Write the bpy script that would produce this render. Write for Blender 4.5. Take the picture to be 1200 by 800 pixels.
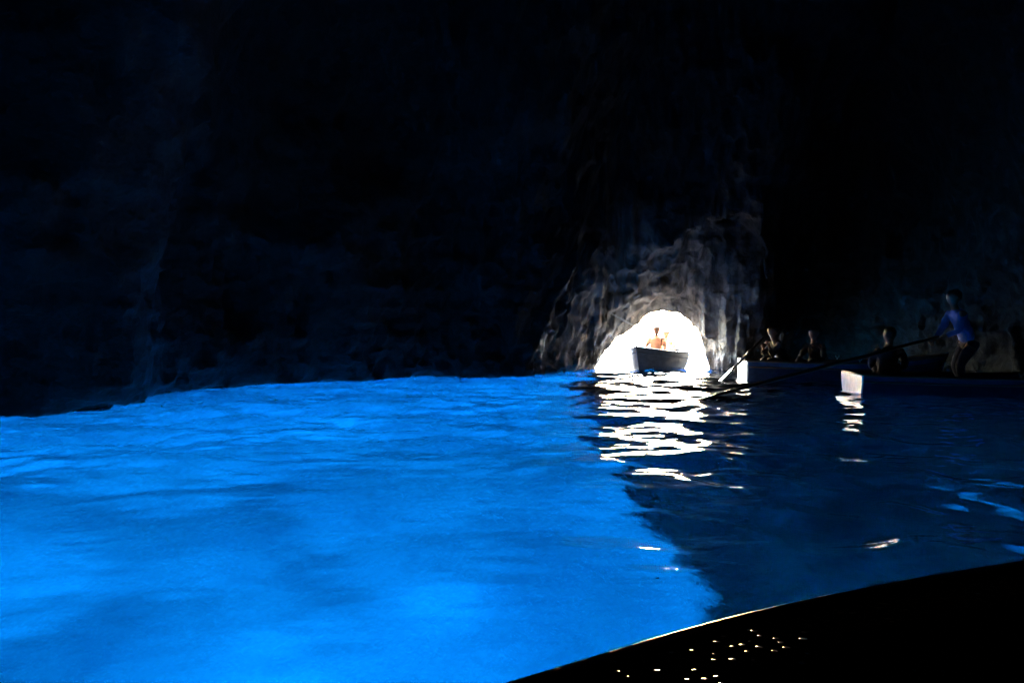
import bpy, bmesh, math, random
import numpy as np
from mathutils import Vector, Matrix

# ------------------------------------------------------------------ clear
for o in list(bpy.data.objects):
    bpy.data.objects.remove(o, do_unlink=True)
scene = bpy.context.scene
col = scene.collection
R = math.radians
random.seed(4)

# ------------------------------------------------------------------ camera
cam_d = bpy.data.cameras.new('camera')
cam = bpy.data.objects.new('camera', cam_d)
col.objects.link(cam)
CAM_H = 1.1
cam.location = (0, 0, CAM_H)
cam.rotation_euler = (R(90 - 1.15), 0, 0)
cam_d.lens = 27.0
cam_d.sensor_width = 36.0
cam_d.clip_start = 0.02
cam_d.clip_end = 6000
scene.camera = cam

# ------------------------------------------------------------------ sky and sun
SUN_EL, SUN_AZ = 15.0, -1.0          # azimuth measured from +Y towards +X
world = bpy.data.worlds.new('World')
scene.world = world
world.use_nodes = True
wn = world.node_tree
bg = wn.nodes['Background']
sky = wn.nodes.new('ShaderNodeTexSky')
sky.sky_type = 'NISHITA'
sky.sun_disc = False
sky.sun_elevation = R(SUN_EL)
sky.sun_rotation = R(SUN_AZ)
sky.air_density = 1.0
sky.dust_density = 1.0
wn.links.new(sky.outputs[0], bg.inputs[0])
bg.inputs[1].default_value = 0.15

sd = bpy.data.lights.new('sun', 'SUN')
sd.energy = 5.0
sd.angle = R(0.5)
sd.color = (1.0, 0.95, 0.86)
sun = bpy.data.objects.new('sun', sd)
col.objects.link(sun)
to_sun = Vector((math.sin(R(SUN_AZ)) * math.cos(R(SUN_EL)), math.cos(R(SUN_AZ)) * math.cos(R(SUN_EL)), math.sin(R(SUN_EL))))
sun.rotation_euler = to_sun.to_track_quat('Z', 'Y').to_euler()
sun.location = to_sun * 60

scene.view_settings.view_transform = 'Standard'
scene.view_settings.look = 'None'
scene.view_settings.gamma = 1
scene.view_settings.exposure = 5.85
scene.view_settings.use_curve_mapping = False

# ------------------------------------------------------------------ materials
def mat(name):
    m = bpy.data.materials.new(name)
    m.use_nodes = True
    nt = m.node_tree
    for n in list(nt.nodes):
        nt.nodes.remove(n)
    out = nt.nodes.new('ShaderNodeOutputMaterial')
    return m, nt, out

def N(nt, t, **kw):
    n = nt.nodes.new(t)
    for k, v in kw.items():
        setattr(n, k, v)
    return n

def ramp(nt, src, stops):
    r = N(nt, 'ShaderNodeValToRGB')
    el = r.color_ramp.elements
    while len(el) > 1:
        el.remove(el[-1])
    el[0].position, el[0].color = stops[0][0], (*stops[0][1], 1)
    for p, c in stops[1:]:
        e = el.new(p)
        e.color = (*c, 1)
    nt.links.new(src, r.inputs[0])
    return r.outputs[0]

def simple(name, c1, c2, scale=8.0, rough=0.6, bump=0.3, bdist=0.004, spec=0.5, stretch=(1, 1, 1)):
    m, nt, out = mat(name)
    p = N(nt, 'ShaderNodeBsdfPrincipled')
    tc = N(nt, 'ShaderNodeTexCoord')
    mp = N(nt, 'ShaderNodeMapping')
    mp.inputs['Scale'].default_value = stretch
    nt.links.new(tc.outputs['Object'], mp.inputs[0])
    n = N(nt, 'ShaderNodeTexNoise')
    n.inputs['Scale'].default_value = scale
    n.inputs['Detail'].default_value = 6
    nt.links.new(mp.outputs[0], n.inputs[0])
    nt.links.new(ramp(nt, n.outputs[0], [(0.35, c1), (0.65, c2)]), p.inputs['Base Color'])
    p.inputs['Roughness'].default_value = rough
    p.inputs['Specular IOR Level'].default_value = spec
    b = N(nt, 'ShaderNodeBump')
    b.inputs['Strength'].default_value = bump
    b.inputs['Distance'].default_value = bdist
    n2 = N(nt, 'ShaderNodeTexNoise')
    n2.inputs['Scale'].default_value = scale * 4
    n2.inputs['Detail'].default_value = 4
    nt.links.new(mp.outputs[0], n2.inputs[0])
    nt.links.new(n2.outputs[0], b.inputs['Height'])
    nt.links.new(b.outputs[0], p.inputs['Normal'])
    nt.links.new(p.outputs[0], out.inputs[0])
    return m

def rock_material():
    m, nt, out = mat('limestone')
    p = N(nt, 'ShaderNodeBsdfPrincipled')
    tc = N(nt, 'ShaderNodeTexCoord')
    n = N(nt, 'ShaderNodeTexNoise')
    n.inputs['Scale'].default_value = 0.9
    n.inputs['Detail'].default_value = 9
    n.inputs['Roughness'].default_value = 0.62
    nt.links.new(tc.outputs['Object'], n.inputs[0])
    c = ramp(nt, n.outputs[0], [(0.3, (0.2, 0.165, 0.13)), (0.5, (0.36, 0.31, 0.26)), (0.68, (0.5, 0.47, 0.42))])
    mp = N(nt, 'ShaderNodeMapping')
    mp.inputs['Scale'].default_value = (1, 1, 0.22)
    nt.links.new(tc.outputs['Object'], mp.inputs[0])
    st = N(nt, 'ShaderNodeTexNoise')
    st.inputs['Scale'].default_value = 5
    st.inputs['Detail'].default_value = 7
    nt.links.new(mp.outputs[0], st.inputs[0])
    mx = N(nt, 'ShaderNodeMix', data_type='RGBA', blend_type='MULTIPLY')
    mx.inputs[0].default_value = 0.8
    nt.links.new(c, mx.inputs[6])
    nt.links.new(ramp(nt, st.outputs[0], [(0.38, (0.28, 0.28, 0.29)), (0.54, (1, 1, 1))]), mx.inputs[7])
    # daylight falloff painted into the stone colour: pale round the mouth, near black beyond
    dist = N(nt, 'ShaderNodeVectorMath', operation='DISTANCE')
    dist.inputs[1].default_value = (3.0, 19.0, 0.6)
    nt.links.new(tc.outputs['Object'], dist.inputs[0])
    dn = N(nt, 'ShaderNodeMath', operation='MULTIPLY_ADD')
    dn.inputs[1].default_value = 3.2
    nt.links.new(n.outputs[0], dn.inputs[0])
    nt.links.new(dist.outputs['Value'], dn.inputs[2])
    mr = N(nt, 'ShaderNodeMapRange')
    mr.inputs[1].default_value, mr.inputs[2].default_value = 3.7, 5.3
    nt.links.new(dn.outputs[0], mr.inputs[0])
    mouth_falloff = N(nt, 'ShaderNodeMix', data_type='RGBA', blend_type='MULTIPLY')
    nt.links.new(mr.outputs[0], mouth_falloff.inputs[0])
    nt.links.new(mx.outputs[2], mouth_falloff.inputs[6])
    mouth_falloff.inputs[7].default_value = (0.019, 0.019, 0.019, 1)
    nt.links.new(mouth_falloff.outputs[2], p.inputs['Base Color'])
    p.inputs['Roughness'].default_value = 0.55
    v = N(nt, 'ShaderNodeTexNoise')
    v.inputs['Scale'].default_value = 7
    v.inputs['Detail'].default_value = 10
    v.inputs['Roughness'].default_value = 0.68
    nt.links.new(tc.outputs['Object'], v.inputs[0])
    ad = N(nt, 'ShaderNodeMath', operation='ADD')
    nt.links.new(v.outputs[0], ad.inputs[0])
    nt.links.new(st.outputs[0], ad.inputs[1])
    b = N(nt, 'ShaderNodeBump')
    b.inputs['Strength'].default_value = 1.0
    b.inputs['Distance'].default_value = 0.08
    # broken facets and ledges
    vo = N(nt, 'ShaderNodeTexVoronoi')
    vo.inputs['Scale'].default_value = 3.4
    wv = N(nt, 'ShaderNodeVectorMath', operation='MULTIPLY_ADD')
    wv.inputs[1].default_value = (0.35, 0.35, 0.35)
    nt.links.new(v.outputs['Color'], wv.inputs[0])
    nt.links.new(tc.outputs['Object'], wv.inputs[2])
    nt.links.new(wv.outputs[0], vo.inputs[0])
    ad2 = N(nt, 'ShaderNodeMath', operation='MULTIPLY_ADD')
    ad2.inputs[1].default_value = 1.3
    nt.links.new(vo.outputs['Distance'], ad2.inputs[0])
    nt.links.new(ad.outputs[0], ad2.inputs[2])
    nt.links.new(ad2.outputs[0], b.inputs['Height'])
    nt.links.new(b.outputs[0], p.inputs['Normal'])
    nt.links.new(p.outputs[0], out.inputs[0])
    return m

def water_material(name, tint, refract, rough, bump_scale, bump_dist, ior=1.33):
    m, nt, out = mat(name)
    tc = N(nt, 'ShaderNodeTexCoord')
    n = N(nt, 'ShaderNodeTexNoise')
    n.inputs['Scale'].default_value = bump_scale
    n.inputs['Detail'].default_value = 4
    n.inputs['Roughness'].default_value = 0.5
    nt.links.new(tc.outputs['Object'], n.inputs[0])
    b = N(nt, 'ShaderNodeBump')
    b.inputs['Strength'].default_value = 1.0
    b.inputs['Distance'].default_value = bump_dist
    nt.links.new(n.outputs[0], b.inputs['Height'])
    fr = N(nt, 'ShaderNodeFresnel')
    fr.inputs['IOR'].default_value = ior
    nt.links.new(b.outputs[0], fr.inputs['Normal'])
    gl = N(nt, 'ShaderNodeBsdfGlossy')
    gl.inputs['Roughness'].default_value = rough
    nt.links.new(b.outputs[0], gl.inputs['Normal'])
    if refract:
        tr = N(nt, 'ShaderNodeBsdfRefraction')
        tr.inputs['IOR'].default_value = 1.33
        tr.inputs['Roughness'].default_value = 0.13      # fine suspended matter makes the water milky
        nt.links.new(b.outputs[0], tr.inputs['Normal'])
    else:
        tr = N(nt, 'ShaderNodeBsdfTransparent')
    tr.inputs['Color'].default_value = (*tint, 1)
    mx = N(nt, 'ShaderNodeMixShader')
    if refract:
        nt.links.new(fr.outputs[0], mx.inputs[0])
    else:                                   # Schlick term, the same from both sides of the sheet
        lw = N(nt, 'ShaderNodeLayerWeight')
        pw = N(nt, 'ShaderNodeMath', operation='POWER')
        pw.inputs[1].default_value = 5.0
        nt.links.new(lw.outputs['Facing'], pw.inputs[0])
        ma = N(nt, 'ShaderNodeMath', operation='MULTIPLY_ADD')
        ma.inputs[1].default_value = 0.96
        ma.inputs[2].default_value = 0.02
        nt.links.new(pw.outputs[0], ma.inputs[0])
        nt.links.new(ma.outputs[0], mx.inputs[0])
    nt.links.new(tr.outputs[0], mx.inputs[1])
    nt.links.new(gl.outputs[0], mx.inputs[2])
    nt.links.new(mx.outputs[0], out.inputs[0])
    return m

M = {}
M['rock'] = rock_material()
M['water'] = water_material('cave_water', (0.0006, 0.0268, 0.079), True, 0.015, 7.0, 0.0032, 1.33)
M['sea'] = water_material('open_sea', (0.10, 0.62, 1.0), False, 0.12, 3.0, 0.05)
M['sand'] = simple('pale_sand', (0.36, 0.40, 0.40), (0.80, 0.79, 0.72), 0.42, 0.9, 0.3, 0.03)
M['hull_black'] = simple('black_gloss_paint', (0.006, 0.006, 0.007), (0.012, 0.012, 0.013), 9, 0.28, 0.25, 0.003)
M['hull_white'] = simple('worn_white_paint', (0.62, 0.62, 0.58), (0.8, 0.8, 0.77), 12, 0.35, 0.3, 0.003)
M['hull_blue'] = simple('faded_blue_paint', (0.03, 0.07, 0.14), (0.05, 0.10, 0.19), 12, 0.8, 0.3, 0.003, 0.1)
M['hull_grey'] = simple('grey_hull_paint', (0.05, 0.065, 0.08), (0.08, 0.10, 0.12), 10, 0.45, 0.3, 0.003)
M['wood'] = simple('varnished_wood', (0.09, 0.05, 0.025), (0.2, 0.11, 0.055), 6, 0.4, 0.4, 0.003, stretch=(1, 8, 8))
M['dark_wood'] = simple('dark_wet_wood', (0.02, 0.014, 0.01), (0.045, 0.03, 0.02), 6, 0.3, 0.4, 0.003, stretch=(1, 8, 8))
M['skin'] = simple('skin', (0.2, 0.1, 0.065), (0.27, 0.14, 0.09), 14, 0.6, 0.15, 0.001, 0.25)
M['hair'] = simple('dark_hair', (0.012, 0.009, 0.007), (0.03, 0.02, 0.015), 30, 0.5, 0.8, 0.004)
M['grey_hair'] = simple('grey_hair', (0.3, 0.3, 0.3), (0.5, 0.5, 0.5), 30, 0.6, 0.8, 0.004)
M['shirt_blue'] = simple('blue_cotton', (0.05, 0.14, 0.36), (0.07, 0.19, 0.45), 10, 0.9, 0.5, 0.006)
M['shirt_dark'] = simple('dark_cotton', (0.02, 0.02, 0.025), (0.04, 0.04, 0.045), 10, 0.9, 0.5, 0.006)
M['shirt_salmon'] = simple('salmon_cotton', (0.62, 0.27, 0.16), (0.72, 0.34, 0.2), 10, 0.9, 0.5, 0.006)
M['shirt_yellow'] = simple('yellow_cotton', (0.75, 0.6, 0.2), (0.85, 0.7, 0.28), 10, 0.9, 0.5, 0.006)
M['shirt_white'] = simple('white_cotton', (0.6, 0.6, 0.6), (0.75, 0.75, 0.75), 10, 0.9, 0.5, 0.006)
M['trousers'] = simple('navy_trousers', (0.015, 0.02, 0.04), (0.03, 0.035, 0.06), 10, 0.9, 0.5, 0.006)
M['iron'] = simple('galvanised_iron', (0.45, 0.44, 0.4), (0.62, 0.6, 0.56), 20, 0.4, 0.3, 0.002)
M['foam'] = simple('foam', (0.75, 0.78, 0.8), (0.9, 0.9, 0.9), 40, 0.6, 0.6, 0.004)
M['straw'] = simple('woven_straw', (0.5, 0.4, 0.22), (0.7, 0.6, 0.38), 50, 0.9, 0.6, 0.004)

# black wet deck with a raised non-slip grain that glints
def deck_material():
    m, nt, out = mat('wet_black_deck')
    p = N(nt, 'ShaderNodeBsdfPrincipled')
    p.inputs['Base Color'].default_value = (0.002, 0.002, 0.002, 1)
    tc = N(nt, 'ShaderNodeTexCoord')
    v = N(nt, 'ShaderNodeTexVoronoi')
    v.inputs['Scale'].default_value = 40
    nt.links.new(tc.outputs['Object'], v.inputs[0])
    # a bead of water in about a third of the cells
    sep = N(nt, 'ShaderNodeSeparateColor')
    nt.links.new(v.outputs['Color'], sep.inputs[0])
    rad = N(nt, 'ShaderNodeMapRange')
    rad.inputs[1].default_value, rad.inputs[2].default_value = 0.2, 1.0
    rad.inputs[3].default_value, rad.inputs[4].default_value = 0.0, 0.36
    nt.links.new(sep.outputs[0], rad.inputs[0])
    sb = N(nt, 'ShaderNodeMath', operation='SUBTRACT', use_clamp=True)
    sq = []
    for src in (rad.outputs[0], v.outputs['Distance']):
        q = N(nt, 'ShaderNodeMath', operation='POWER')
        q.inputs[1].default_value = 2.0
        nt.links.new(src, q.inputs[0])
        sq.append(q.outputs[0])
    nt.links.new(sq[0], sb.inputs[0])
    nt.links.new(sq[1], sb.inputs[1])
    msk = N(nt, 'ShaderNodeMath', operation='GREATER_THAN')
    msk.inputs[1].default_value = 0.001
    nt.links.new(sb.outputs[0], msk.inputs[0])
    for key, lo, hi in (('Roughness', 0.9, 0.08), ('Specular IOR Level', 0.0, 0.5)):
        r = N(nt, 'ShaderNodeMapRange')
        r.inputs[3].default_value, r.inputs[4].default_value = lo, hi
        nt.links.new(msk.outputs[0], r.inputs[0])
        nt.links.new(r.outputs[0], p.inputs[key])
    b = N(nt, 'ShaderNodeBump')
    b.inputs['Strength'].default_value = 1.0
    b.inputs['Distance'].default_value = 0.012
    nt.links.new(sb.outputs[0], b.inputs['Height'])
    nt.links.new(b.outputs[0], p.inputs['Normal'])
    nt.links.new(p.outputs[0], out.inputs[0])
    return m
M['deck'] = deck_material()

# ------------------------------------------------------------------ helpers
def tag(o, label=None, cat=None, group=None, kind=None):
    if label: o['label'] = label
    if cat: o['category'] = cat
    if group: o['group'] = group
    if kind: o['kind'] = kind
    return o

def empty(name, loc, rz=0):
    o = bpy.data.objects.new(name, None)
    o.empty_display_size = 0.2
    o.location = loc
    o.rotation_euler = (0, 0, rz)
    col.objects.link(o)
    return o

def link_mesh(name, me, m, parent=None, smooth=True):
    if smooth:
        me.polygons.foreach_set('use_smooth', [True] * len(me.polygons))
    me.materials.append(m)
    o = bpy.data.objects.new(name, me)
    col.objects.link(o)
    if parent is not None:
        o.parent = parent
    return o

def mesh_np(name, V, F):
    me = bpy.data.meshes.new(name)
    me.vertices.add(len(V))
    me.vertices.foreach_set('co', np.asarray(V, dtype=np.float32).ravel())
    F = np.asarray(F, dtype=np.int32)
    me.loops.add(F.size)
    me.loops.foreach_set('vertex_index', F.ravel())
    me.polygons.add(len(F))
    me.polygons.foreach_set('loop_start', np.arange(0, F.size, F.shape[1], dtype=np.int32))
    me.update(calc_edges=True)
    me.validate()
    return me

def bm_obj(name, bm, m, parent=None, smooth=True):
    bmesh.ops.recalc_face_normals(bm, faces=bm.faces)
    me = bpy.data.meshes.new(name)
    bm.to_mesh(me)
    bm.free()
    return link_mesh(name, me, m, parent, smooth)

def tube(bm, pts, rads, seg=10, cap=True, flat=None):
    """tube through points; flat=(a,b) squashes the section"""
    rings = []
    pts = [Vector(p) for p in pts]
    if not hasattr(rads, '__len__'):
        rads = [rads] * len(pts)
    for i, p in enumerate(pts):
        a = pts[max(i - 1, 0)]
        b = pts[min(i + 1, len(pts) - 1)]
        d = (b - a).normalized()
        up = Vector((0, 0, 1)) if abs(d.z) < 0.95 else Vector((0, 1, 0))
        s = d.cross(up).normalized()
        u = s.cross(d).normalized()
        fa, fb = (flat[i] if flat else (1, 1))
        rings.append([bm.verts.new(p + s * math.cos(t) * rads[i] * fa + u * math.sin(t) * rads[i] * fb)
                      for t in [2 * math.pi * k / seg for k in range(seg)]])
    for i in range(len(rings) - 1):
        for k in range(seg):
            bm.faces.new((rings[i][k], rings[i][(k + 1) % seg], rings[i + 1][(k + 1) % seg], rings[i + 1][k]))
    if cap:
        bm.faces.new(rings[0][::-1])
        bm.faces.new(rings[-1])

# ------------------------------------------------------------------ noise on a rectilinear grid
def interp_matrix(ax, cell, n_cells, off):
    t = (ax - off) / cell
    i = np.clip(np.floor(t).astype(int), 0, n_cells - 2)
    f = t - i
    f = f * f * f * (f * (f * 6 - 15) + 10)
    A = np.zeros((len(ax), n_cells), dtype=np.float32)
    A[np.arange(len(ax)), i] = 1 - f
    A[np.arange(len(ax)), i + 1] = f
    return A

def grid_noise(axes, cell, seed):
    if not hasattr(cell, '__len__'):
        cell = (cell,) * len(axes)
    rng = np.random.default_rng(seed)
    ns = [int((a[-1] - a[0]) / c) + 3 for a, c in zip(axes, cell)]
    L = rng.uniform(-1, 1, ns).astype(np.float32)
    for k, (a, c, n) in enumerate(zip(axes, cell, ns)):
        A = interp_matrix(a, c, n, a[0] - 0.37 * c)
        L = np.moveaxis(np.tensordot(A, np.moveaxis(L, k, 0), axes=(1, 0)), 0, k)
    return L

def pt_noise(P, scale, seed):
    """value noise at arbitrary points, scale per axis"""
    Q = P * np.asarray(scale)
    Q = Q + 517.3
    I = np.floor(Q).astype(np.int64)
    Fr = Q - I
    Fr = Fr * Fr * (3 - 2 * Fr)
    out = np.zeros(len(P))
    for dx in (0, 1):
        for dy in (0, 1):
            for dz in (0, 1):
                h = (I[:, 0] + dx) * 73856093 ^ (I[:, 1] + dy) * 19349663 ^ (I[:, 2] + dz) * 83492791 ^ (seed * 2654435761 % 2147483647)
                h = (h ^ (h >> 13)) * 1274126177 & 0x7fffffff
                r = ((h ^ (h >> 16)) & 0xffffff) / float(0xffffff) * 2 - 1
                w = (Fr[:, 0] if dx else 1 - Fr[:, 0]) * (Fr[:, 1] if dy else 1 - Fr[:, 1]) * (Fr[:, 2] if dz else 1 - Fr[:, 2])
                out += r * w
    return out

# ------------------------------------------------------------------ the cave rock as one solid
def axis(parts):
    out = []
    for a, b, s in parts:
        out.append(np.arange(a, b - 1e-6, s))
    out.append(np.array([parts[-1][1]]))
    return np.concatenate(out).astype(np.float32)

AX = axis([(-21, -7, 0.35), (-7, -1.6, 0.14), (-1.6, 1.4, 0.06), (1.4, 5.5, 0.045), (5.5, 6.2, 0.07), (6.2, 12, 0.16), (12, 17, 0.4)])
AY = axis([(-9, 8, 0.4), (8, 15, 0.18), (15, 17.8, 0.06), (17.8, 19.8, 0.045), (19.8, 21.5, 0.08), (21.5, 28, 0.25)])
AZ = axis([(-7.2, -1, 0.3), (-1, -0.2, 0.08), (-0.2, 2.0, 0.045), (2.0, 3.6, 0.06), (3.6, 12.5, 0.25)])

# plan of the cave at the waterline (x, y)
SHORE = np.array([(-8.6, 6.0), (-6.9, 8.3), (-6.07, 9.1), (-4.95, 9.8), (-5.5, 12.2), (-5.25, 12.9), (-5.05, 13.75), (-3.3, 15.1),
                  (-1.9, 16.5), (-1.0, 16.4), (0.35, 16.2), (1.1, 17.5), (1.95, 18.95), (2.6, 18.9), (3.6, 18.2), (4.8, 18.2),
                  (5.4, 17.9), (5.9, 18.6), (6.7, 20.0), (8.2, 22.4), (9.8, 22.0), (11.6, 17.4), (12.6, 11), (12.8, 3), (11, -3), (3, -6), (-6, -5), (-10, 1)])

def poly_sd(X, Y, P):
    """positive inside"""
    d = np.full(X.shape, 1e9)
    ins = np.zeros(X.shape, bool)
    n = len(P)
    for i in range(n):
        ax, ay = P[i]
        bx, by = P[(i + 1) % n]
        ex, ey = bx - ax, by - ay
        t = np.clip(((X - ax) * ex + (Y - ay) * ey) / (ex * ex + ey * ey), 0, 1)
        d = np.minimum(d, (X - ax - t * ex) ** 2 + (Y - ay - t * ey) ** 2)
        c = (ay > Y) != (by > Y)
        ins ^= c & (X < (bx - ax) * (Y - ay) / (by - ay + 1e-12) + ax)
    d = np.sqrt(d)
    return np.where(ins, d, -d)

def build_rock():
    X2, Y2 = np.meshgrid(AX, AY, indexing='ij')
    sd2 = poly_sd(X2, Y2, SHORE).astype(np.float32)
    X = AX[:, None, None]
    Y = AY[None, :, None]
    Z = AZ[None, None, :]
    axes = (AX, AY, AZ)
    zz = np.clip(Z, 0, None)
    # cave room: walls lean in with height, vaulted roof
    cave = sd2[:, :, None] - 0.10 * zz - 0.028 * zz ** 2
    cave = cave + 0.55 * grid_noise(axes, 2.7, 1) * np.clip(zz, 0, 1.5) / 1.5
    cave = cave + 0.28 * (np.abs(grid_noise(axes, (1.1, 1.1, 1.9), 2)) - 0.3) * np.clip(zz + 0.1, 0, 0.8) / 0.8
    cave = np.minimum(cave, (8.6 - Z) + 1.6 * grid_noise(axes, 4.0, 9) + 0.0 * X + 0.0 * Y)
    ridge2 = np.sqrt(((X + 0.55 - 0.42 * (Z - 1.2)) * 1.0) ** 2 + ((Y - 16.9) * 0.8) ** 2) - 0.33 * np.clip((3.6 - Z) / 2.2, 0.2, 1.0)
    cave = np.minimum(cave, np.where(Z < 3.6, ridge2, 9))
    # room under the water (wide open to the sea on the left)
    under = np.minimum(np.minimum(-0.35 - Z, X + 19.3), np.minimum(BUTT + 0.05 * (19 - Y) - X, Y + 7.0))
    under = np.maximum(under, np.minimum(sd2[:, :, None] + 0.3, -Z + 0 * X))
    # added submerged hole in the right-hand wall, lets a sunbeam brighten the dark water
    beam_hole = 0.47 - np.sqrt((X - 6.5) ** 2 + ((Z + 2.2) * 0.5) ** 2) + 0.5 * grid_noise(axes, (0.45, 3, 0.45), 15)
    under = np.maximum(under, np.minimum(beam_hole, Y - 17.0))
    # entrance: arch section, flared inwards to a recess and outwards to the cliff
    arch = np.array([(-1.46, -0.75), (-1.42, 0.0), (-1.12, 0.42), (-0.68, 0.86), (-0.3, 1.16), (-0.02, 1.42), (0.35, 1.46), (0.74, 1.43), (0.95, 1.26), (1.14, 0.92), (1.38, 0.4), (1.5, 0.0), (1.5, -0.75)])
    inn = np.array([(-1.75, -1.2), (-1.75, 0.0), (-1.8, 0.9), (-1.9, 1.75), (-1.45, 2.05), (-0.8, 2.25), (-0.35, 2.6), (0.2, 3.0), (0.9, 3.5), (1.7, 3.6), (2.3, 2.8), (2.2, 1.6), (1.9, 0.7), (1.75, 0.0), (1.75, -1.2)])
    outp = arch * np.array([2.6, 2.6])
    XX, ZZ = np.meshgrid(AX, AZ, indexing='ij')
    sA = poly_sd(XX - 3.47, ZZ, arch).astype(np.float32)
    sI = poly_sd(XX - 3.47, ZZ, inn).astype(np.float32)
    sO = poly_sd(XX - 3.47, ZZ, outp).astype(np.float32)
    t = np.clip((19.2 - AY) / 1.5, 0, 1) ** 0.8
    u = np.clip((AY - 19.2) / 1.3, 0, 1)
    tun = (sA[:, None, :] * (1 - t - u)[None, :, None] + sI[:, None, :] * t[None, :, None] + sO[:, None, :] * u[None, :, None])
    tun = np.minimum(tun, AY[None, :, None] - 16.5)
    # detail noise, applied to everything
    det = (0.19 * (np.abs(grid_noise(axes, (0.55, 0.55, 0.9), 3)) - 0.3)
           + 0.12 * (np.abs(grid_noise(axes, (0.26, 0.26, 0.5), 4)) - 0.3)
           + 0.05 * grid_noise(axes, (0.15, 0.15, 0.22), 5) + 0.03 * np.abs(grid_noise(axes, (0.1, 0.1, 0.13), 6)))
    cavx = cave + det * 1.3
    tun = tun + det * 0.8
    und = under + det * 1.0 + 0.5 * grid_noise(axes, (1.9, 2.3, 1.9), 14) * (Z < -1.2)
    air = np.maximum(np.maximum(cavx, tun), und)
    # flutes on the rib rock
    outer_y = 20.5 + 6.0 * np.clip((AX - 5.3) / 1.9, 0, 1)
    outer = np.maximum(np.maximum(np.maximum(-20.3 - X, X - 16.2), np.maximum(-8.4 - Y, Y - outer_y[:, None, None])), np.maximum(Z - 11.8, -7.0 - Z))
    outer = outer + 0.5 * grid_noise(axes, 3.0, 8)
    f = np.maximum(outer, air)
    f[0], f[-1], f[:, 0], f[:, -1], f[:, :, 0], f[:, :, -1] = 1, 1, 1, 1, 1, 1
    return f

BUTT = 1.9

def surface_nets(f):
    ins = f < 0
    nx, ny, nz = f.shape
    c = [ins[a:nx - 1 + a, b:ny - 1 + b, d:nz - 1 + d] for a in (0, 1) for b in (0, 1) for d in (0, 1)]
    s = sum(x.astype(np.int8) for x in c)
    act = (s > 0) & (s < 8)
    ci = np.argwhere(act)
    idx = -np.ones(act.shape, np.int64)
    idx[act] = np.arange(len(ci))
    acc = np.zeros((len(ci), 3))
    cnt = np.zeros(len(ci))
    AXS = [AX, AY, AZ]
    for k in range(3):
        for p in (0, 1):
            for q in (0, 1):
                o0 = [0, 0, 0]
                others = [j for j in range(3) if j != k]
                o0[others[0]], o0[others[1]] = p, q
                o1 = list(o0)
                o1[k] = 1
                A = ci + o0
                B = ci + o1
                fa = f[A[:, 0], A[:, 1], A[:, 2]]
                fb = f[B[:, 0], B[:, 1], B[:, 2]]
                m = (fa < 0) != (fb < 0)
                t = fa[m] / (fa[m] - fb[m])
                for j in range(3):
                    pa = AXS[j][A[m, j]]
                    pb = AXS[j][B[m, j]]
                    acc[m, j] += pa + (pb - pa) * t
                cnt[m] += 1
    V = acc / cnt[:, None]
    quads = []
    for k in range(3):
        j, l = [(1, 2), (2, 0), (0, 1)][k]
        sl0 = [slice(None)] * 3
        sl1 = [slice(None)] * 3
        sl0[k] = slice(0, -1)
        sl1[k] = slice(1, None)
        a = ins[tuple(sl0)]
        b = ins[tuple(sl1)]
        E = np.argwhere(a != b)
        m = (E[:, j] > 0) & (E[:, l] > 0) & (E[:, j] < f.shape[j] - 1) & (E[:, l] < f.shape[l] - 1)
        E = E[m]
        fl = a[E[:, 0], E[:, 1], E[:, 2]]
        def cell(dj, dl):
            C = E.copy()
            C[:, j] += dj
            C[:, l] += dl
            return idx[C[:, 0], C[:, 1], C[:, 2]]
        Q = np.stack([cell(-1, -1), cell(0, -1), cell(0, 0), cell(-1, 0)], 1)
        Q[~fl] = Q[~fl][:, ::-1]
        quads.append(Q)
    return V, np.concatenate(quads)

f = build_rock()
V, F = surface_nets(f)
# fluting: displacement in the horizontal plane, long in the direction of flow
cx, cy = 3.0, 8.0
dirx = cx - V[:, 0]
diry = cy - V[:, 1]
ln = np.hypot(dirx, diry) + 1e-6
P = V.copy()
P[:, 0] = V[:, 0] + 0.45 * np.clip(2.5 - V[:, 2], -6, 6) * (V[:, 0] < 1.9)      # ribs run down to the left
fl = 1 - np.abs(pt_noise(P, (2.6, 1.6, 0.62), 11)) * 2
fl2 = 1 - np.abs(pt_noise(P, (6.5, 4.0, 1.7), 12)) * 2
w = np.clip((V[:, 2] + 0.3) / 0.5, 0, 1) * np.clip((V[:, 1] - 6) / 6, 0, 1) * (V[:, 1] < 19.0)
near = np.clip(1.25 - np.hypot(V[:, 0] - 1.5, V[:, 1] - 18) / 6, 0.25, 1)
amp = (0.20 * fl + 0.10 * fl2) * w * near
V[:, 0] += dirx / ln * amp
V[:, 1] += diry / ln * amp
# ledges and breaks across the flutes
led = np.abs(pt_noise(V, (1.3, 1.3, 3.2), 17))
led2 = np.abs(pt_noise(V, (3.4, 3.4, 5.5), 18))
la = (0.14 * led - 0.10 * led2) * w * near
V[:, 0] += dirx / ln * la
V[:, 1] += diry / ln * la
V[:, 2] += 0.08 * pt_noise(V, (2.9, 2.9, 2.9), 19) * w * near
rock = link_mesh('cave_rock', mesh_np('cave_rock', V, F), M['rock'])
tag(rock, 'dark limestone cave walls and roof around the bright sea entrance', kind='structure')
print('rock verts', len(V), 'faces', len(F))
del f

# ------------------------------------------------------------------ sea bed
def grid_mesh(xs, ys, zf):
    X, Y = np.meshgrid(xs, ys, indexing='ij')
    Zv = zf(X, Y)
    V = np.stack([X.ravel(), Y.ravel(), Zv.ravel()], 1)
    nx, ny = len(xs), len(ys)
    i = np.arange(nx * ny).reshape(nx, ny)
    Fq = np.stack([i[:-1, :-1].ravel(), i[1:, :-1].ravel(), i[1:, 1:].ravel(), i[:-1, 1:].ravel()], 1)
    return V, Fq

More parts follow.
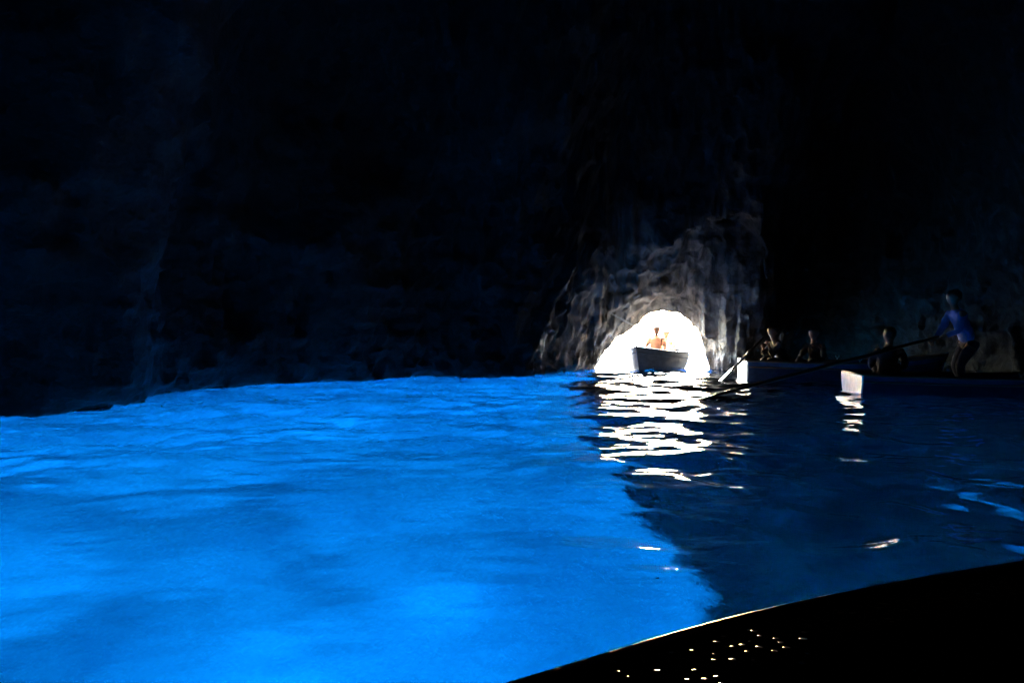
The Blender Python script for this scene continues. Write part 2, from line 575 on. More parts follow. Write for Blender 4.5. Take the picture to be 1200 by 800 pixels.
bx = np.concatenate([[-3000, -800, -200, -60], np.arange(-30, 30.1, 0.3), [60, 200, 800, 3000]])
by = np.concatenate([[-60, -30], np.arange(-12, 40.1, 0.3), [60, 100, 250, 900, 4000]])
def bed_z(X, Y):
    P = np.stack([X.ravel(), Y.ravel(), 0 * X.ravel()], 1)
    n = 0.22 * pt_noise(P, (0.22, 0.16, 1), 21) + 0.12 * pt_noise(P, (0.6, 0.5, 1), 22) + 0.04 * pt_noise(P, (1.7, 1.5, 1), 23)
    return -5.8 + n.reshape(X.shape)
Vb, Fb = grid_mesh(bx, by, bed_z)
bed = link_mesh('seabed', mesh_np('seabed', Vb, Fb), M['sand'])
tag(bed, 'pale sandy sea floor seen blue through the water', kind='structure')

# ------------------------------------------------------------------ water
def wave_z(X, Y, seed=5, cal=1.0):
    rng = np.random.default_rng(seed)
    Z = np.zeros_like(X, dtype=np.float64)
    # gentle swell entering through the mouth, plus cross chop
    # domain warp keeps the crests from lining up
    PW = np.stack([X.ravel(), Y.ravel(), 0 * X.ravel()], 1)
    wx = 0.9 * pt_noise(PW, (0.45, 0.45, 1), 31).reshape(X.shape) + 0.25 * pt_noise(PW, (1.6, 1.6, 1), 32).reshape(X.shape)
    wy = 0.9 * pt_noise(PW, (0.45, 0.45, 1), 33).reshape(X.shape) + 0.25 * pt_noise(PW, (1.6, 1.6, 1), 34).reshape(X.shape)
    gust = 0.75 + 0.45 * pt_noise(PW, (0.3, 0.3, 1), 35).reshape(X.shape)
    Xw, Yw = X + 0.35 * wx, Y + 0.35 * wy
    for L, a, spread, n in ((3.4, 0.016, 0.9, 4), (1.7, 0.011, 1.0, 6), (0.85, 0.0065, 1.2, 8), (0.42, 0.0028, 1.5, 9), (0.22, 0.0011, 1.8, 9)):
        for k in range(n):
            th = math.pi / 2 + 0.35 + rng.normal() * spread * 0.6
            l = L * rng.uniform(0.75, 1.3)
            kx, ky = math.cos(th) * 2 * math.pi / l, math.sin(th) * 2 * math.pi / l
            ph = rng.uniform(0, 6.28)
            s = np.sin(kx * Xw + ky * Yw + ph)
            Z += a * 0.86 * gust * (1 - 2 * np.abs(s * 0.5) ** 1.3 if k % 3 == 0 else s)
    # one steeper crest rolling along the left shore
    t_ = np.clip((X + 4.9) / 2.3, 0, 1)
    yc = 9.75 - 1.15 * t_ + 0.1 * np.sin(X * 5)
    Z = Z + 0.09 * np.exp(-((Y - yc) / 0.3) ** 2) * np.exp(-((X + 3.8) / 1.1) ** 2)
    # water stirred up by the boats and oars on the right
    stir = np.clip((X - 0.3 - 0.10 * Y) / 1.1, 0, 1)
    chop = pt_noise(PW, (2.3, 1.6, 1), 38) * 0.034 + pt_noise(PW, (4.2, 3.2, 1), 36) * 0.017 + pt_noise(PW, (8.0, 6.5, 1), 37) * 0.004
    Z = Z * (0.42 + 0.58 * np.clip((Y - 4.0) / 5.0, 0, 1))
    return Z + chop.reshape(X.shape) * stir

wx_ = np.concatenate([np.arange(-21, -7, 0.3), np.arange(-7, 12.5, 0.035), np.arange(12.5, 17, 0.3)])
wy_ = np.concatenate([np.arange(-9, 1.0, 0.3), np.arange(1.0, 8, 0.03), np.arange(8, 20.6, 0.05), np.arange(20.6, 27.01, 0.4)])
wy_a = wy_[wy_ < 20.6]
Vw, Fw = grid_mesh(wx_, np.append(wy_a, 20.6), lambda X, Y: wave_z(X, Y))
water = link_mesh('cave_water', mesh_np('cave_water', Vw, Fw), M['water'])
tag(water, 'glowing blue rippled water inside the cave', kind='structure')
sx_ = np.concatenate([[-3000, -800, -200, -60, -30], np.arange(-20, 20.1, 0.25), [30, 60, 200, 800, 3000]])
sy_ = np.concatenate([np.arange(20.6, 45, 0.25), [60, 100, 250, 900, 4000]])
def sea_z(X, Y):
    z = wave_z(X, Y) * 1.5
    return np.where(Y <= 20.61, wave_z(X, Y), np.where((np.abs(X) > 21) | (Y > 46), 0, z))
Vs, Fs = grid_mesh(sx_, sy_, sea_z)
sea = link_mesh('open_sea', mesh_np('open_sea', Vs, Fs), M['sea'])
tag(sea, 'sunlit open sea outside the cave', kind='structure')

# ------------------------------------------------------------------ boats
def hull_section(L, B, H, D, t, bow_rise=0.18, transom=0.72):
    """t 0 stern .. 1 bow: x, half beam at the gunwale, gunwale z, keel z"""
    x = (t - 0.5) * L
    if t < 0.45:
        hb = B / 2 * (transom + (1 - transom) * math.sin(t / 0.45 * math.pi / 2))
    else:
        u = (t - 0.45) / 0.55
        hb = B / 2 * (1 - u ** 2.3) ** 0.85
    zg = H + bow_rise * max(0, (t - 0.4) / 0.6) ** 2 + 0.05 * (1 - t) ** 2
    zk = -D + (D * 0.9 + 0.0) * max(0, (t - 0.75) / 0.25) ** 2.5
    return x, hb, zg, zk

def make_boat(L, B, H, D, m_hull, m_in, m_rail, foredeck=True, rise=0.18, m_bow=None, transom=0.72):
    root = empty('rowing_boat', (0, 0, 0))
    NS, NP = 33, 11
    def shell(off):
        rows = []
        for i in range(NS):
            t = i / (NS - 1)
            x, hb, zg, zk = hull_section(L, B, H, D, t, rise, transom)
            hb = max(hb - off, 0.004)
            zk2 = zk + off
            row = []
            for s in range(-NP, NP + 1):
                a = abs(s) / NP
                y = hb * math.sin(a * math.pi / 2) ** 0.75 * (1 if s > 0 else -1)
                z = zk2 + (zg - zk2) * (1 - math.cos(a * math.pi / 2)) ** 1.15
                xx = x + (0.22 * (z - zk) / (zg - zk) - 0.22) * max(0, (t - 0.7) / 0.3) ** 2 - (off * 1.2 if t == 1 else 0) + (off if t == 0 else 0)
                row.append((xx, y, z))
            rows.append(row)
        return rows
    def skin_rows(bm, rows):
        vs = [[bm.verts.new(p) for p in r] for r in rows]
        for i in range(len(vs) - 1):
            for k in range(len(vs[0]) - 1):
                bm.faces.new((vs[i][k], vs[i + 1][k], vs[i + 1][k + 1], vs[i][k + 1]))
        bm.faces.new(vs[0])
        bmesh.ops.remove_doubles(bm, verts=bm.verts, dist=0.0005)
    o_rows, i_rows = shell(0.0), shell(0.03)
    bm = bmesh.new(); skin_rows(bm, o_rows)
    bm_obj('hull', bm, m_hull, root)
    if m_bow:                                   # the flat stern board
        bm = bmesh.new()
        fa = [bm.verts.new((p[0] - 0.004, p[1] * 1.01, p[2])) for p in o_rows[0]]
        bk = [bm.verts.new((p[0] - 0.03, p[1] * 1.01, p[2])) for p in o_rows[0]]
        bm.faces.new(fa); bm.faces.new(bk[::-1])
        for k in range(len(fa)):
            bm.faces.new((fa[k], fa[(k + 1) % len(fa)], bk[(k + 1) % len(fa)], bk[k]))
        bmesh.ops.remove_doubles(bm, verts=bm.verts, dist=0.0005)
        bm_obj('transom', bm, m_bow, root, False)
    if m_bow:                                   # painted top strake, a few mm proud of the hull
        bm = bmesh.new()
        rows = shell(-0.004)
        vs = [[bm.verts.new(p) for p in r] for r in rows]
        for i in range(NS - 1):
            for k in range(2 * NP):
                if k in (0, 2 * NP - 1):
                    bm.faces.new((vs[i][k], vs[i + 1][k], vs[i + 1][k + 1], vs[i][k + 1]))
        bmesh.ops.remove_doubles(bm, verts=bm.verts, dist=0.0005)
        bmesh.ops.delete(bm, geom=[v for v in bm.verts if not v.link_faces], context='VERTS')
        bm_obj('top_strake', bm, M['hull_blue'], root)
    bm = bmesh.new(); skin_rows(bm, i_rows)
    bm_obj('lining', bm, m_in, root)
    bm = bmesh.new()
    port = [Vector(r[-1]) + Vector((0, -0.012, 0.005)) for r in o_rows]
    star = [Vector(r[0]) + Vector((0, 0.012, 0.005)) for r in o_rows]
    tube(bm, port, 0.03, 8, flat=[(1.1, 0.75)] * len(port))
    tube(bm, star, 0.03, 8, flat=[(1.1, 0.75)] * len(port))
    tube(bm, [port[0], star[0]], 0.03, 8)
    bm_obj('gunwale', bm, m_rail, root)
    bm = bmesh.new()
    tube(bm, [Vector(r[-2]) + Vector((0, 0.014, -0.015)) for r in o_rows], 0.016, 6)
    tube(bm, [Vector(r[1]) + Vector((0, -0.014, -0.015)) for r in o_rows], 0.016, 6)
    bm_obj('rub_rail', bm, m_rail, root)
    for tt in (0.16, 0.42, 0.64):
        x, hb, zg, zk = hull_section(L, B, H, D, tt, rise, transom)
        bm = bmesh.new()
        bmesh.ops.create_cube(bm, size=1, matrix=Matrix.Translation((x, 0, zg - 0.14)) @ Matrix.Diagonal((0.24, 2 * hb - 0.08, 0.03, 1)))
        bmesh.ops.bevel(bm, geom=bm.edges[:], offset=0.006, segments=2, affect='EDGES')
        bm_obj('thwart', bm, M['wood'], root, False)
    if foredeck:
        bm = bmesh.new()
        pr = None
        for i in range(25, NS):
            a, b = i_rows[i][0], i_rows[i][-1]
            cur = [bm.verts.new((a[0], a[1] + (b[1] - a[1]) * k / 6, a[2] - 0.01 + 0.03 * math.sin(math.pi * k / 6))) for k in range(7)]
            if pr:
                for k in range(6):
                    bm.faces.new((pr[k], cur[k], cur[k + 1], pr[k + 1]))
            pr = cur
        geo = bmesh.ops.extrude_face_region(bm, geom=bm.faces[:])
        bmesh.ops.translate(bm, verts=[g for g in geo['geom'] if isinstance(g, bmesh.types.BMVert)], vec=(0, 0, -0.018))
        bm_obj('foredeck', bm, m_in, root)
    # stem post and mooring ring
    bm = bmesh.new()
    st = o_rows[-1]
    tube(bm, [Vector(p) + Vector((0.01, 0, 0)) for p in st[NP:]] + [Vector(st[-1]) + Vector((0.012, 0, 0.05))], 0.022, 8)
    bm_obj('stem', bm, m_hull, root)
    for s in (1, -1):
        x, hb, zg, zk = hull_section(L, B, H, D, 0.52, rise, transom)
        bm = bmesh.new()
        tube(bm, [(x, s * (hb - 0.015), zg), (x, s * (hb - 0.015), zg + 0.06)], 0.012, 8)
        tube(bm, [(x + 0.035 * math.cos(a), s * (hb - 0.015), zg + 0.10 + 0.035 * math.sin(a)) for a in np.linspace(-3.6, 0.5, 10)], 0.007, 6)
        bm_obj('rowlock', bm, M['iron'], root)
    return root

def copy_tree(o, parent=None):
    c = o.copy(); col.objects.link(c)
    if parent: c.parent = parent
    for ch in list(o.children):
        copy_tree(ch, c)
    return c

def make_oar(a, b, label, m=None, group='long wooden oars'):
    """a = blade end, b = handle end"""
    a, b = Vector(a), Vector(b)
    root = empty('oar', a)
    d = b - a
    L = d.length
    u = d.normalized()
    bm = bmesh.new()
    pts = [u * t for t in (0.5, 0.9, L * 0.5, L - 0.32, L - 0.28, L - 0.15, L)]
    tube(bm, pts, [0.022, 0.026, 0.03, 0.027, 0.021, 0.023, 0.02], 10)
    bm_obj('shaft', bm, m or M['dark_wood'], root)
    bm = bmesh.new()
    ss = [0.0, 0.08, 0.3, 0.5, 0.62]
    tube(bm, [u * t for t in ss], [0.055, 0.068, 0.062, 0.04, 0.024], 12, flat=[(1, .18), (1, .18), (1, .2), (1, .5), (1, 1)])
    bm_obj('blade', bm, m or M['dark_wood'], root)
    tag(root, label, 'oar', group)
    return root

# ------------------------------------------------------------------ people
def skin_mesh(verts, edges, radii, root=0, levels=2):
    me = bpy.data.meshes.new('skin_tmp')
    me.from_pydata([tuple(v) for v in verts], edges, [])
    ob = bpy.data.objects.new('skin_tmp', me)
    col.objects.link(ob)
    sm_ = ob.modifiers.new('s', 'SKIN')
    sm_.branch_smoothing = 0.9
    if not me.skin_vertices:
        me.attributes.new  # noqa
    sk = me.skin_vertices[0].data
    for i, r in enumerate(radii):
        rr = r if hasattr(r, '__len__') else (r, r)
        sk[i].radius = rr
        sk[i].use_root = (i == root)
    ss = ob.modifiers.new('ss', 'SUBSURF')
    ss.levels = levels
    ss.render_levels = levels
    bpy.context.view_layer.update()
    dg = bpy.context.evaluated_depsgraph_get()
    ev = ob.evaluated_get(dg)
    out = bpy.data.meshes.new_from_object(ev)
    bpy.data.objects.remove(ob, do_unlink=True)
    bpy.data.meshes.remove(me)
    out.materials.clear()
    return out

def join_meshes(name, meshes):
    bm = bmesh.new()
    for m_ in meshes:
        bm.from_mesh(m_)
    me = bpy.data.meshes.new(name)
    bm.to_mesh(me)
    bm.free()
    for m_ in meshes:
        bpy.data.meshes.remove(m_)
    return me

def ik(a, b, l1, l2, pole):
    """middle joint between a and b"""
    a, b, pole = Vector(a), Vector(b), Vector(pole)
    d = b - a
    L = min(d.length, l1 + l2 - 0.01)
    if d.length > l1 + l2 - 0.01:
        b = a + d.normalized() * L
    x = (l1 * l1 - l2 * l2 + L * L) / (2 * L)
    h = math.sqrt(max(l1 * l1 - x * x, 0.0001))
    dn = d.normalized()
    p = (pole - dn * pole.dot(dn)).normalized()
    return a + dn * x + p * h, b

def make_person(hip, heading, lean=(0, 0), hands=None, feet=None, look=0.0, shirt='shirt_dark', trousers='trousers', hair='hair',
                sleeves='long', hat=None, k=1.0):
    """all coordinates local to the hip, x forward, y left, z up"""
    root = empty('person', hip, heading)
    lx, ly = lean
    pel = Vector((0, 0, 0.0))
    waist = Vector((lx * 0.35, ly * 0.35, 0.17))
    chest = Vector((lx * 0.75, ly * 0.75, 0.36))
    nb = Vector((lx, ly, 0.50))
    neck = nb + Vector((lx * 0.08 + 0.015, ly * 0.08, 0.07))
    hd = Matrix.Rotation(look, 3, 'Z')
    def H(x, y, z): return neck + hd @ Vector((x, y, z))
    shl = nb + Vector((-0.01, 0.18, -0.05)); shr = nb + Vector((-0.01, -0.18, -0.05))
    hands = hands or ((0.42, 0.16, 0.1), (0.42, -0.16, 0.1))
    feet = feet or ((0.75, 0.13, -0.30), (0.75, -0.13, -0.30))
    ell, hl = ik(shl, hands[0], 0.29, 0.26, (-0.2, 0.5, -0.6))
    elr, hr = ik(shr, hands[1], 0.29, 0.26, (-0.2, -0.5, -0.6))
    hpl, hpr = Vector((0, 0.10, -0.02)), Vector((0, -0.10, -0.02))
    knl, fl_ = ik(hpl, feet[0], 0.44, 0.43, (0.6, 0.1, 0.8))
    knr, fr_ = ik(hpr, feet[1], 0.44, 0.43, (0.6, -0.1, 0.8))
    vs, es, rs = [], [], []
    def add(p, r, frm=None):
        vs.append(Vector(p)); rs.append(r)
        if frm is not None: es.append((frm, len(vs) - 1))
        return len(vs) - 1
    p0 = add(pel, (0.15, 0.11))
    p1 = add(waist, (0.13, 0.10), p0)
    p2 = add(chest, (0.16, 0.115), p1)
    p3 = add(nb, (0.085, 0.075), p2)
    p4a = add(neck - Vector((0, 0, 0.02)), 0.05, p3)
    p4 = add(H(0.0, 0, 0.022), 0.056, p4a)
    h1 = add(H(0.018, 0, 0.062), (0.084, 0.088), p4)
    h2 = add(H(0.008, 0, 0.13), (0.108, 0.122), h1)
    h3 = add(H(-0.002, 0, 0.195), (0.096, 0.108), h2)
    for sgn, sh, el, hnd, kn, ft, hp in ((1, shl, ell, hl, knl, fl_, hpl), (-1, shr, elr, hr, knr, fr_, hpr)):
        a = add(sh, 0.066, p3 if False else p2)
        b = add((sh * 0.5 + el * 0.5), 0.05, a)
        c = add(el, 0.042, b)
        e = add(hnd + (el - hnd).normalized() * 0.02, 0.027, c)
        pm = hnd + (hnd - el).normalized() * 0.045
        add(pm, (0.036, 0.02), e)
        g = add(hp, 0.088, p0)
        g2 = add((hp * 0.5 + kn * 0.5), 0.08, g)
        g3 = add(kn, 0.056, g2)
        g4 = add(kn * 0.6 + ft * 0.4, 0.053, g3)
        g5 = add(ft, 0.036, g4)
        add(ft + Vector((0.1, 0, -0.05)), (0.042, 0.03), g5)
        add(ft + Vector((0.18, 0, -0.06)), (0.035, 0.022), len(vs) - 1)
    body = skin_mesh(vs, es, rs, 0, 2)
    parts = [body]
    # fingers and thumb, each its own chain rooted in the palm
    for sgn, el, hnd in ((1, ell, hl), (-1, elr, hr)):
        d = (hnd - el).normalized()
        side = d.cross(Vector((0, 0, 1))).normalized()
        dn = side.cross(d).normalized() * -1
        if dn.z > 0: dn = -dn
        for j, (off, ln_) in enumerate(((-0.028, 0.06), (-0.009, 0.072), (0.010, 0.067), (0.028, 0.052))):
            b0 = hnd + d * 0.05 + side * off
            q = [b0, b0 + d * ln_ * 0.55, b0 + d * ln_ * 0.75 + dn * ln_ * 0.45, b0 + d * ln_ * 0.45 + dn * ln_ * 0.8]
            parts.append(skin_mesh(q, [(0, 1), (1, 2), (2, 3)], [0.010, 0.009, 0.0085, 0.007], 0, 1))
        b0 = hnd + d * 0.02 - side * 0.025 * sgn
        q = [b0, b0 - side * 0.03 * sgn + d * 0.025, b0 - side * 0.035 * sgn + d * 0.045 + dn * 0.02]
        parts.append(skin_mesh(q, [(0, 1), (1, 2)], [0.012, 0.010, 0.008], 0, 1))
    # nose, ears, brow
    parts.append(skin_mesh([H(0.085, 0, 0.135), H(0.108, 0, 0.105), H(0.09, 0, 0.095)], [(0, 1), (1, 2)], [0.008, 0.013, 0.011], 0, 1))
    parts.append(skin_mesh([H(0.07, -0.03, 0.148), H(0.088, 0, 0.150), H(0.07, 0.03, 0.148)], [(0, 1), (1, 2)], [0.010, 0.010, 0.010], 0, 1))
    parts.append(skin_mesh([H(0.084, -0.016, 0.066), H(0.092, 0, 0.066), H(0.084, 0.016, 0.066)], [(0, 1), (1, 2)], [0.006, 0.008, 0.006], 0, 1))
    for s in (1, -1):
        parts.append(skin_mesh([H(0.0, 0.076 * s, 0.10), H(-0.008, 0.088 * s, 0.125), H(-0.004, 0.084 * s, 0.15)], [(0, 1), (1, 2)], [0.009, 0.013, 0.010], 0, 1))
    bmesh_ = join_meshes('body', parts)
    link_mesh('body', bmesh_, M['skin'], root)
    # eyes
    for s in (1, -1):
        bm = bmesh.new()
        bmesh.ops.create_uvsphere(bm, u_segments=10, v_segments=8, radius=0.011, matrix=Matrix.Translation(H(0.079, 0.03 * s, 0.128)))
        bm_obj('eye', bm, M['shirt_white'], root)
    # hair: a cap around the skull
    bm = bmesh.new()
    bmesh.ops.create_icosphere(bm, subdivisions=3, radius=1.0)
    c = H(-0.012, 0, 0.155)
    for v in bm.verts:
        p = v.co.copy()
        v.co = c + hd @ Vector((p.x * 0.112, p.y * 0.094, p.z * 0.104 + 0.01 * math.sin(p.x * 17 + p.y * 9)))
    kill = []
    for v in bm.verts:
        l = hd.transposed() @ (v.co - neck)
        if l.z < 0.06 or (l.x > 0.03 + 0.5 * max(0, l.z - 0.13) and l.z < 0.19):
            kill.append(v)
    bmesh.ops.delete(bm, geom=kill, context='VERTS')
    bm_obj('hair', bm, M[hair], root)
    # shirt
    vs2, es2, rs2 = [], [], []
    def add2(p, r, frm=None):
        vs2.append(Vector(p)); rs2.append(r)
        if frm is not None: es2.append((frm, len(vs2) - 1))
        return len(vs2) - 1
    q0 = add2(pel + Vector((0, 0, -0.05)), (0.175, 0.15))
    q1 = add2(waist, (0.172, 0.142), q0)
    q2 = add2(chest, (0.20, 0.158), q1)
    q3 = add2(nb + Vector((0, 0, -0.005)), (0.125, 0.115), q2)
    for sh, el, hnd in ((shl, ell, hl), (shr, elr, hr)):
        a = add2(sh, 0.098, q2)
        b = add2(sh * 0.5 + el * 0.5, 0.066, a)
        if sleeves == 'long':
            c = add2(el, 0.056, b)
            add2(el * 0.2 + hnd * 0.8, 0.040, c)
        else:
            add2(sh * 0.25 + el * 0.75, 0.062, b)
    me = skin_mesh(vs2, es2, rs2, 0, 2)
    P_ = [v.co.copy() for v in me.vertices]
    for v in me.vertices:
        v.co += v.normal * 0.006 * math.sin(v.co.z * 55 + v.co.y * 30 + v.co.x * 20)
    link_mesh('shirt', me, M[shirt], root)
    # trousers
    vs3 = [pel + Vector((0, 0, 0.02))]; es3 = []; rs3 = [(0.13, 0.12)]
    for hp, kn, ft in ((hpl, knl, fl_), (hpr, knr, fr_)):
        b_ = len(vs3)
        vs3 += [hp + Vector((0, 0, -0.05)), hp * 0.5 + kn * 0.5, kn, kn * 0.25 + ft * 0.75]
        rs3 += [0.105, 0.098, 0.074, 0.062]
        es3 += [(0, b_), (b_, b_ + 1), (b_ + 1, b_ + 2), (b_ + 2, b_ + 3)]
    link_mesh('trousers', skin_mesh(vs3, es3, rs3, 0, 2), M[trousers], root)
    if hat:
        bm = bmesh.new()
        prof = [(0.0, 0.27), (0.05, 0.268), (0.088, 0.25), (0.10, 0.20), (0.104, 0.18), (0.19, 0.165), (0.192, 0.158), (0.1, 0.168)]
        rings = []
        for r_, z_ in prof:
            rings.append([bm.verts.new(H(-0.005 + r_ * math.cos(a), r_ * math.sin(a), z_)) for a in [2 * math.pi * j / 20 for j in range(20)]] if r_ > 0 else None)
        top = bm.verts.new(H(-0.005, 0, 0.27))
        for j in range(20):
            bm.faces.new((top, rings[1][j], rings[1][(j + 1) % 20]))
            for i in range(1, len(prof) - 1):
                bm.faces.new((rings[i][j], rings[i + 1][j], rings[i + 1][(j + 1) % 20], rings[i][(j + 1) % 20]))
        bm_obj('hat', bm, M[hat], root)
    root.scale = (k, k, k)
    return root

def px(x, y, Y):
    """photo pixel at distance Y -> world point"""
    return Vector(((x - 600) / 900 * Y, Y, CAM_H - (y - 382) / 900 * Y))

# --- boat in the mouth of the cave
b1 = make_boat(3.4, 1.4, 0.42, 0.16, M['hull_grey'], M['hull_grey'], M['hull_grey'], transom=0.06)
b1.location = (3.72, 19.5, 0.0)
b1.rotation_euler = (0, 0, R(-118))
tag(b1, 'dark grey rowing boat silhouetted in the bright cave mouth', 'rowing boat', 'rowing boats in the cave')
pA = make_person((3.62, 19.35, 0.33), R(-100), lean=(-0.12, 0.02), hands=((0.3, 0.2, 0.0), (0.3, -0.25, 0.02)), feet=((0.62, 0.15, -0.28), (0.62, -0.15, -0.28)),
                 shirt='shirt_salmon', hair='grey_hair', sleeves='short', hat='shirt_white')
tag(pA, 'person in a salmon top and white hat in the boat in the cave mouth', 'person', 'people in the rowing boats')
pB = make_person((4.02, 20.0, 0.22), R(-100), lean=(-0.25, 0.0), shirt='shirt_yellow', hair='grey_hair', sleeves='short', hat='straw', feet=((0.6, 0.15, -0.3), (0.6, -0.15, -0.3)))
tag(pB, 'person in a yellow shirt and straw hat in the boat in the cave mouth', 'person', 'people in the rowing boats')

# --- middle boat, bow towards the exit
M['hull_navy'] = simple('navy_hull_paint', (0.008, 0.016, 0.035), (0.014, 0.026, 0.05), 12, 0.8, 0.3, 0.003, 0.1)
b2 = make_boat(3.9, 1.4, 0.36, 0.16, M['hull_navy'], M['hull_blue'], M['wood'], m_bow=M['hull_white'])
b2.location = (6.62, 15.3, 0.0)
b2.rotation_euler = (0, 0, R(-6))
tag(b2, 'navy rowing boat with a bright white stern board just right of the cave mouth', 'rowing boat', 'rowing boats in the cave')
make_oar((4.05, 15.1, -0.05), (5.02, 15.35, 0.86), 'short looking oar slanting up from the water beside the cave mouth')
pC = make_person((5.55, 15.5, 0.30), R(185), lean=(0.26, 0.02), hands=((0.40, 0.05, 0.42), (0.45, -0.1, 0.38)), feet=((0.6, 0.15, -0.24), (0.6, -0.15, -0.24)), shirt='shirt_dark')
tag(pC, 'dark clothed person holding the oar in the boat nearest the cave mouth', 'person', 'people in the rowing boats')
pD = make_person((6.25, 15.75, 0.26), R(215), lean=(0.15, 0.05), feet=((0.6, 0.15, -0.24), (0.6, -0.15, -0.24)), shirt='shirt_dark', look=0.3)
tag(pD, 'dark passenger seated amidships in the navy boat nearer the cave mouth', 'person', 'people in the rowing boats')

# --- right boat with the standing rower in blue
b3 = make_boat(4.2, 1.45, 0.28, 0.16, M['hull_navy'], M['hull_blue'], M['wood'], rise=0.12, m_bow=M['hull_white'])
b3.location = (7.60, 12.15, 0.0)
b3.rotation_euler = (0, 0, R(-7))
tag(b3, 'navy rowing boat with a pale stern board at the right, under the blue shirted rower', 'rowing boat', 'rowing boats in the cave')
make_oar((2.55, 11.2, -0.02), (6.78, 12.2, 0.93), 'long dark oar reaching left from the right hand boat across the bright water')
pF = make_person((7.32, 12.30, 0.86), R(182), lean=(0.24, 0.03), hands=((0.48, 0.08, 0.06), (0.52, -0.1, 0.02)), feet=((0.18, 0.16, -0.80), (-0.12, -0.16, -0.80)), shirt='shirt_blue', sleeves='long', hair='hair')
tag(pF, 'standing rower in a blue shirt in the right hand boat', 'person', 'people in the rowing boats')
pG = make_person((6.15, 12.65, 0.26), R(60), lean=(0.12, -0.05), feet=((0.45, 0.15, -0.24), (0.45, -0.15, -0.24)), shirt='shirt_dark', look=0.5)
tag(pG, 'dark seated passenger in front of the blue shirted rower', 'person', 'people in the rowing boats')

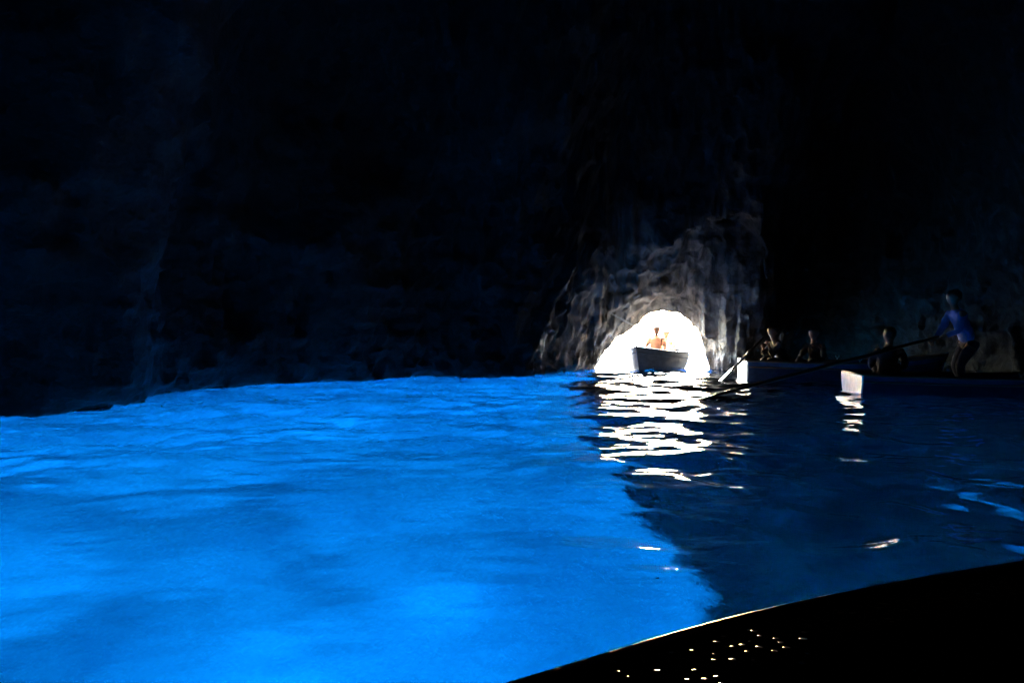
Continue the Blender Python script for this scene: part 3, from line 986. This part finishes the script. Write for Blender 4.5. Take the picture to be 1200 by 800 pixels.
# --- the photographer's own boat: port gunwale curves across the lower right corner
def own_boat():
    root = empty('rowing_boat', (0.2, 0.2, 0))
    base = Vector((0.2, 0.2, 0))
    # port gunwale as measured, mirrored about the boat's axis
    port = [(-2.5, -1.05), (-1.9, -0.2), (-1.2, 0.5), (-0.6, 1.0), (0.0, 1.40), (0.6, 1.77), (1.43, 2.13), (2.2, 2.34), (2.7, 2.36)]
    # refine by Catmull-Rom
    pts = []
    for i in range(len(port) - 1):
        p = [Vector((*port[max(min(j, len(port) - 1), 0)], 0)) for j in (i - 1, i, i + 1, i + 2)]
        for k in range(8):
            t = k / 8
            pts.append(0.5 * ((2 * p[1]) + (-p[0] + p[2]) * t + (2 * p[0] - 5 * p[1] + 4 * p[2] - p[3]) * t * t + (-p[0] + 3 * p[1] - 3 * p[2] + p[3]) * t ** 3))
    pts.append(Vector((*port[-1], 0)))
    bow = Vector((2.95, 2.05, 0))
    axis_d = Vector((0.86, 0.51, 0)).normalized()
    nrm = Vector((0.51, -0.86, 0)).normalized()
    def mirror(p):
        r = p - bow
        return bow + axis_d * r.dot(axis_d) - nrm * r.dot(nrm) 
    n = len(pts)
    star = [mirror(p) for p in pts]
    GZ = 0.437
    W = 0.30
    # side decks: port and starboard, cambered, with a rounded outer edge
    def strip(bm, line, sgn):
        rows = []
        for i, p in enumerate(line):
            a = line[max(i - 1, 0)]; b = line[min(i + 1, n - 1)]
            d = (b - a).normalized()
            q = Vector((d.y, -d.x, 0)) * sgn        # inward
            prof = []
            prof.append((0.02, GZ - 0.42))
            prof.append((-0.03, GZ - 0.15))
            prof.append((-0.03, GZ - 0.055))
            for k in range(6):
                an = math.pi * (1 - k / 5 * 0.55)
                prof.append((0.0 + 0.03 * math.cos(an), GZ - 0.03 + 0.03 * math.sin(an)))
            prof += [(0.04, GZ + 0.002), (0.12, GZ + 0.014), (0.22, GZ + 0.026), (W, GZ + 0.030), (W + 0.02, GZ - 0.06), (W + 0.025, GZ - 0.4)]
            rows.append([bm.verts.new(p + q * u_ + Vector((0, 0, z_)) - base) for u_, z_ in prof])
        for i in range(len(rows) - 1):
            for k in range(len(rows[0]) - 1):
                bm.faces.new((rows[i][k], rows[i + 1][k], rows[i + 1][k + 1], rows[i][k + 1]))
    bm = bmesh.new()
    strip(bm, pts, 1)
    bm_obj('side_deck', bm, M['deck'], root)
    bm = bmesh.new()
    strip(bm, star, -1)
    bm_obj('side_deck', bm, M['deck'], root)
    for line in (pts, star):
        bm = bmesh.new()
        tube(bm, [p - base + Vector((0, 0, GZ - 0.004)) for p in line], 0.014, 10)
        bm_obj('gunwale', bm, M['hull_black'], root)
    # bottom boards
    bm = bmesh.new()
    pv = [bm.verts.new(p + Vector((0, 0, 0.06)) - base) for p in pts]
    sv = [bm.verts.new(p + Vector((0, 0, 0.06)) - base) for p in star]
    for i in range(n - 1):
        bm.faces.new((pv[i], pv[i + 1], sv[i + 1], sv[i]))
    bm.faces.new((pv[-1], bm.verts.new(bow + Vector((0, 0, 0.06)) - base), sv[-1]))
    bm_obj('floor', bm, M['deck'], root)
    # foredeck from mid-boat to the bow
    bm = bmesh.new()
    pr = None
    for i in range(36, n):
        c = []
        for k in range(9):
            t = k / 8
            q = pts[i] * (1 - t) + star[i] * t
            c.append(bm.verts.new(q + Vector((0, 0, GZ - 0.012 + 0.05 * math.sin(math.pi * t) - 0.006)) - base))
        if pr:
            for k in range(8):
                bm.faces.new((pr[k], pr[k + 1], c[k + 1], c[k]))
        pr = c
    geo = bmesh.ops.extrude_face_region(bm, geom=bm.faces[:])
    bmesh.ops.translate(bm, verts=[g for g in geo['geom'] if isinstance(g, bmesh.types.BMVert)], vec=(0, 0, -0.02))
    bm_obj('foredeck', bm, M['deck'], root)
    # thwart across, under the camera
    bm = bmesh.new()
    a, b = pts[24], star[24]
    mid = (a + b) / 2 - base
    ang = math.atan2((b - a).y, (b - a).x)
    bmesh.ops.create_cube(bm, size=1, matrix=Matrix.Translation(mid + Vector((0, 0, 0.30))) @ Matrix.Rotation(ang, 4, 'Z') @ Matrix.Diagonal(((b - a).length - 0.66, 0.25, 0.035, 1)))
    bm_obj('thwart', bm, M['hull_black'], root, False)
    return root
own = own_boat()
tag(own, 'black wet gunwale and deck of the nearest boat in the lower right corner', 'rowing boat', 'rowing boats in the cave')

# --- guide chain fixed to the rock beside the entrance
def make_chain(a, b, sag):
    a, b = Vector(a), Vector(b)
    root = empty('guide_chain', a)
    n = 46
    bm = bmesh.new()
    for i in range(n):
        t0 = i / n; t1 = (i + 1) / n
        P0 = a.lerp(b, t0) - Vector((0, 0, sag * 4 * t0 * (1 - t0))); P1 = a.lerp(b, t1) - Vector((0, 0, sag * 4 * t1 * (1 - t1)))
        d = (P1 - P0); L = d.length * 0.62; d.normalize()
        s = d.cross(Vector((0, 0, 1))).normalized()
        if i % 2: s = d.cross(s)
        c = (P0 + P1) / 2
        ring = [c + d * L * math.cos(th) + s * 0.02 * math.sin(th) - a for th in [2 * math.pi * k / 10 for k in range(11)]]
        tube(bm, ring, 0.008, 6, cap=False)
    bm_obj('chain_links', bm, M['iron'], root)
    bm = bmesh.new()
    tube(bm, [(-0.06, 0.05, 0.02), (0, 0, 0.02), (0.0, 0, -0.02)], 0.012, 8)
    bm_obj('wall_pin', bm, M['iron'], root)
    tag(root, 'thin iron guide chain slanting down across the rock above the cave mouth', 'chain')
    return root
make_chain(px(681, 346, 17.9), px(752, 386, 19.0), 0.03)

# --- foam fleck floating on the water
def fleck(x, y, r, seed, label):
    rng = random.Random(seed)
    d = CAM_H * 900 / (y - 382)
    root_p = Vector(((x - 600) / 900 * d, d, 0))
    zz = float(wave_z(np.array([root_p.x]), np.array([root_p.y]))[0])
    bm = bmesh.new()
    bmesh.ops.create_icosphere(bm, subdivisions=2, radius=r)
    for v in bm.verts:
        q = 1 + 0.35 * rng.uniform(-1, 1)
        v.co = Vector((v.co.x * q, v.co.y * q, v.co.z * 0.35))
    o = bm_obj('foam_fleck', bm, M['foam'])
    o.location = root_p + Vector((0, 0, zz + r * 0.1))
    tag(o, label, 'foam fleck')
fleck(771, 686, 0.008, 1, 'tiny white foam fleck on the blue water above the black boat edge')

scene.render.engine = 'CYCLES'
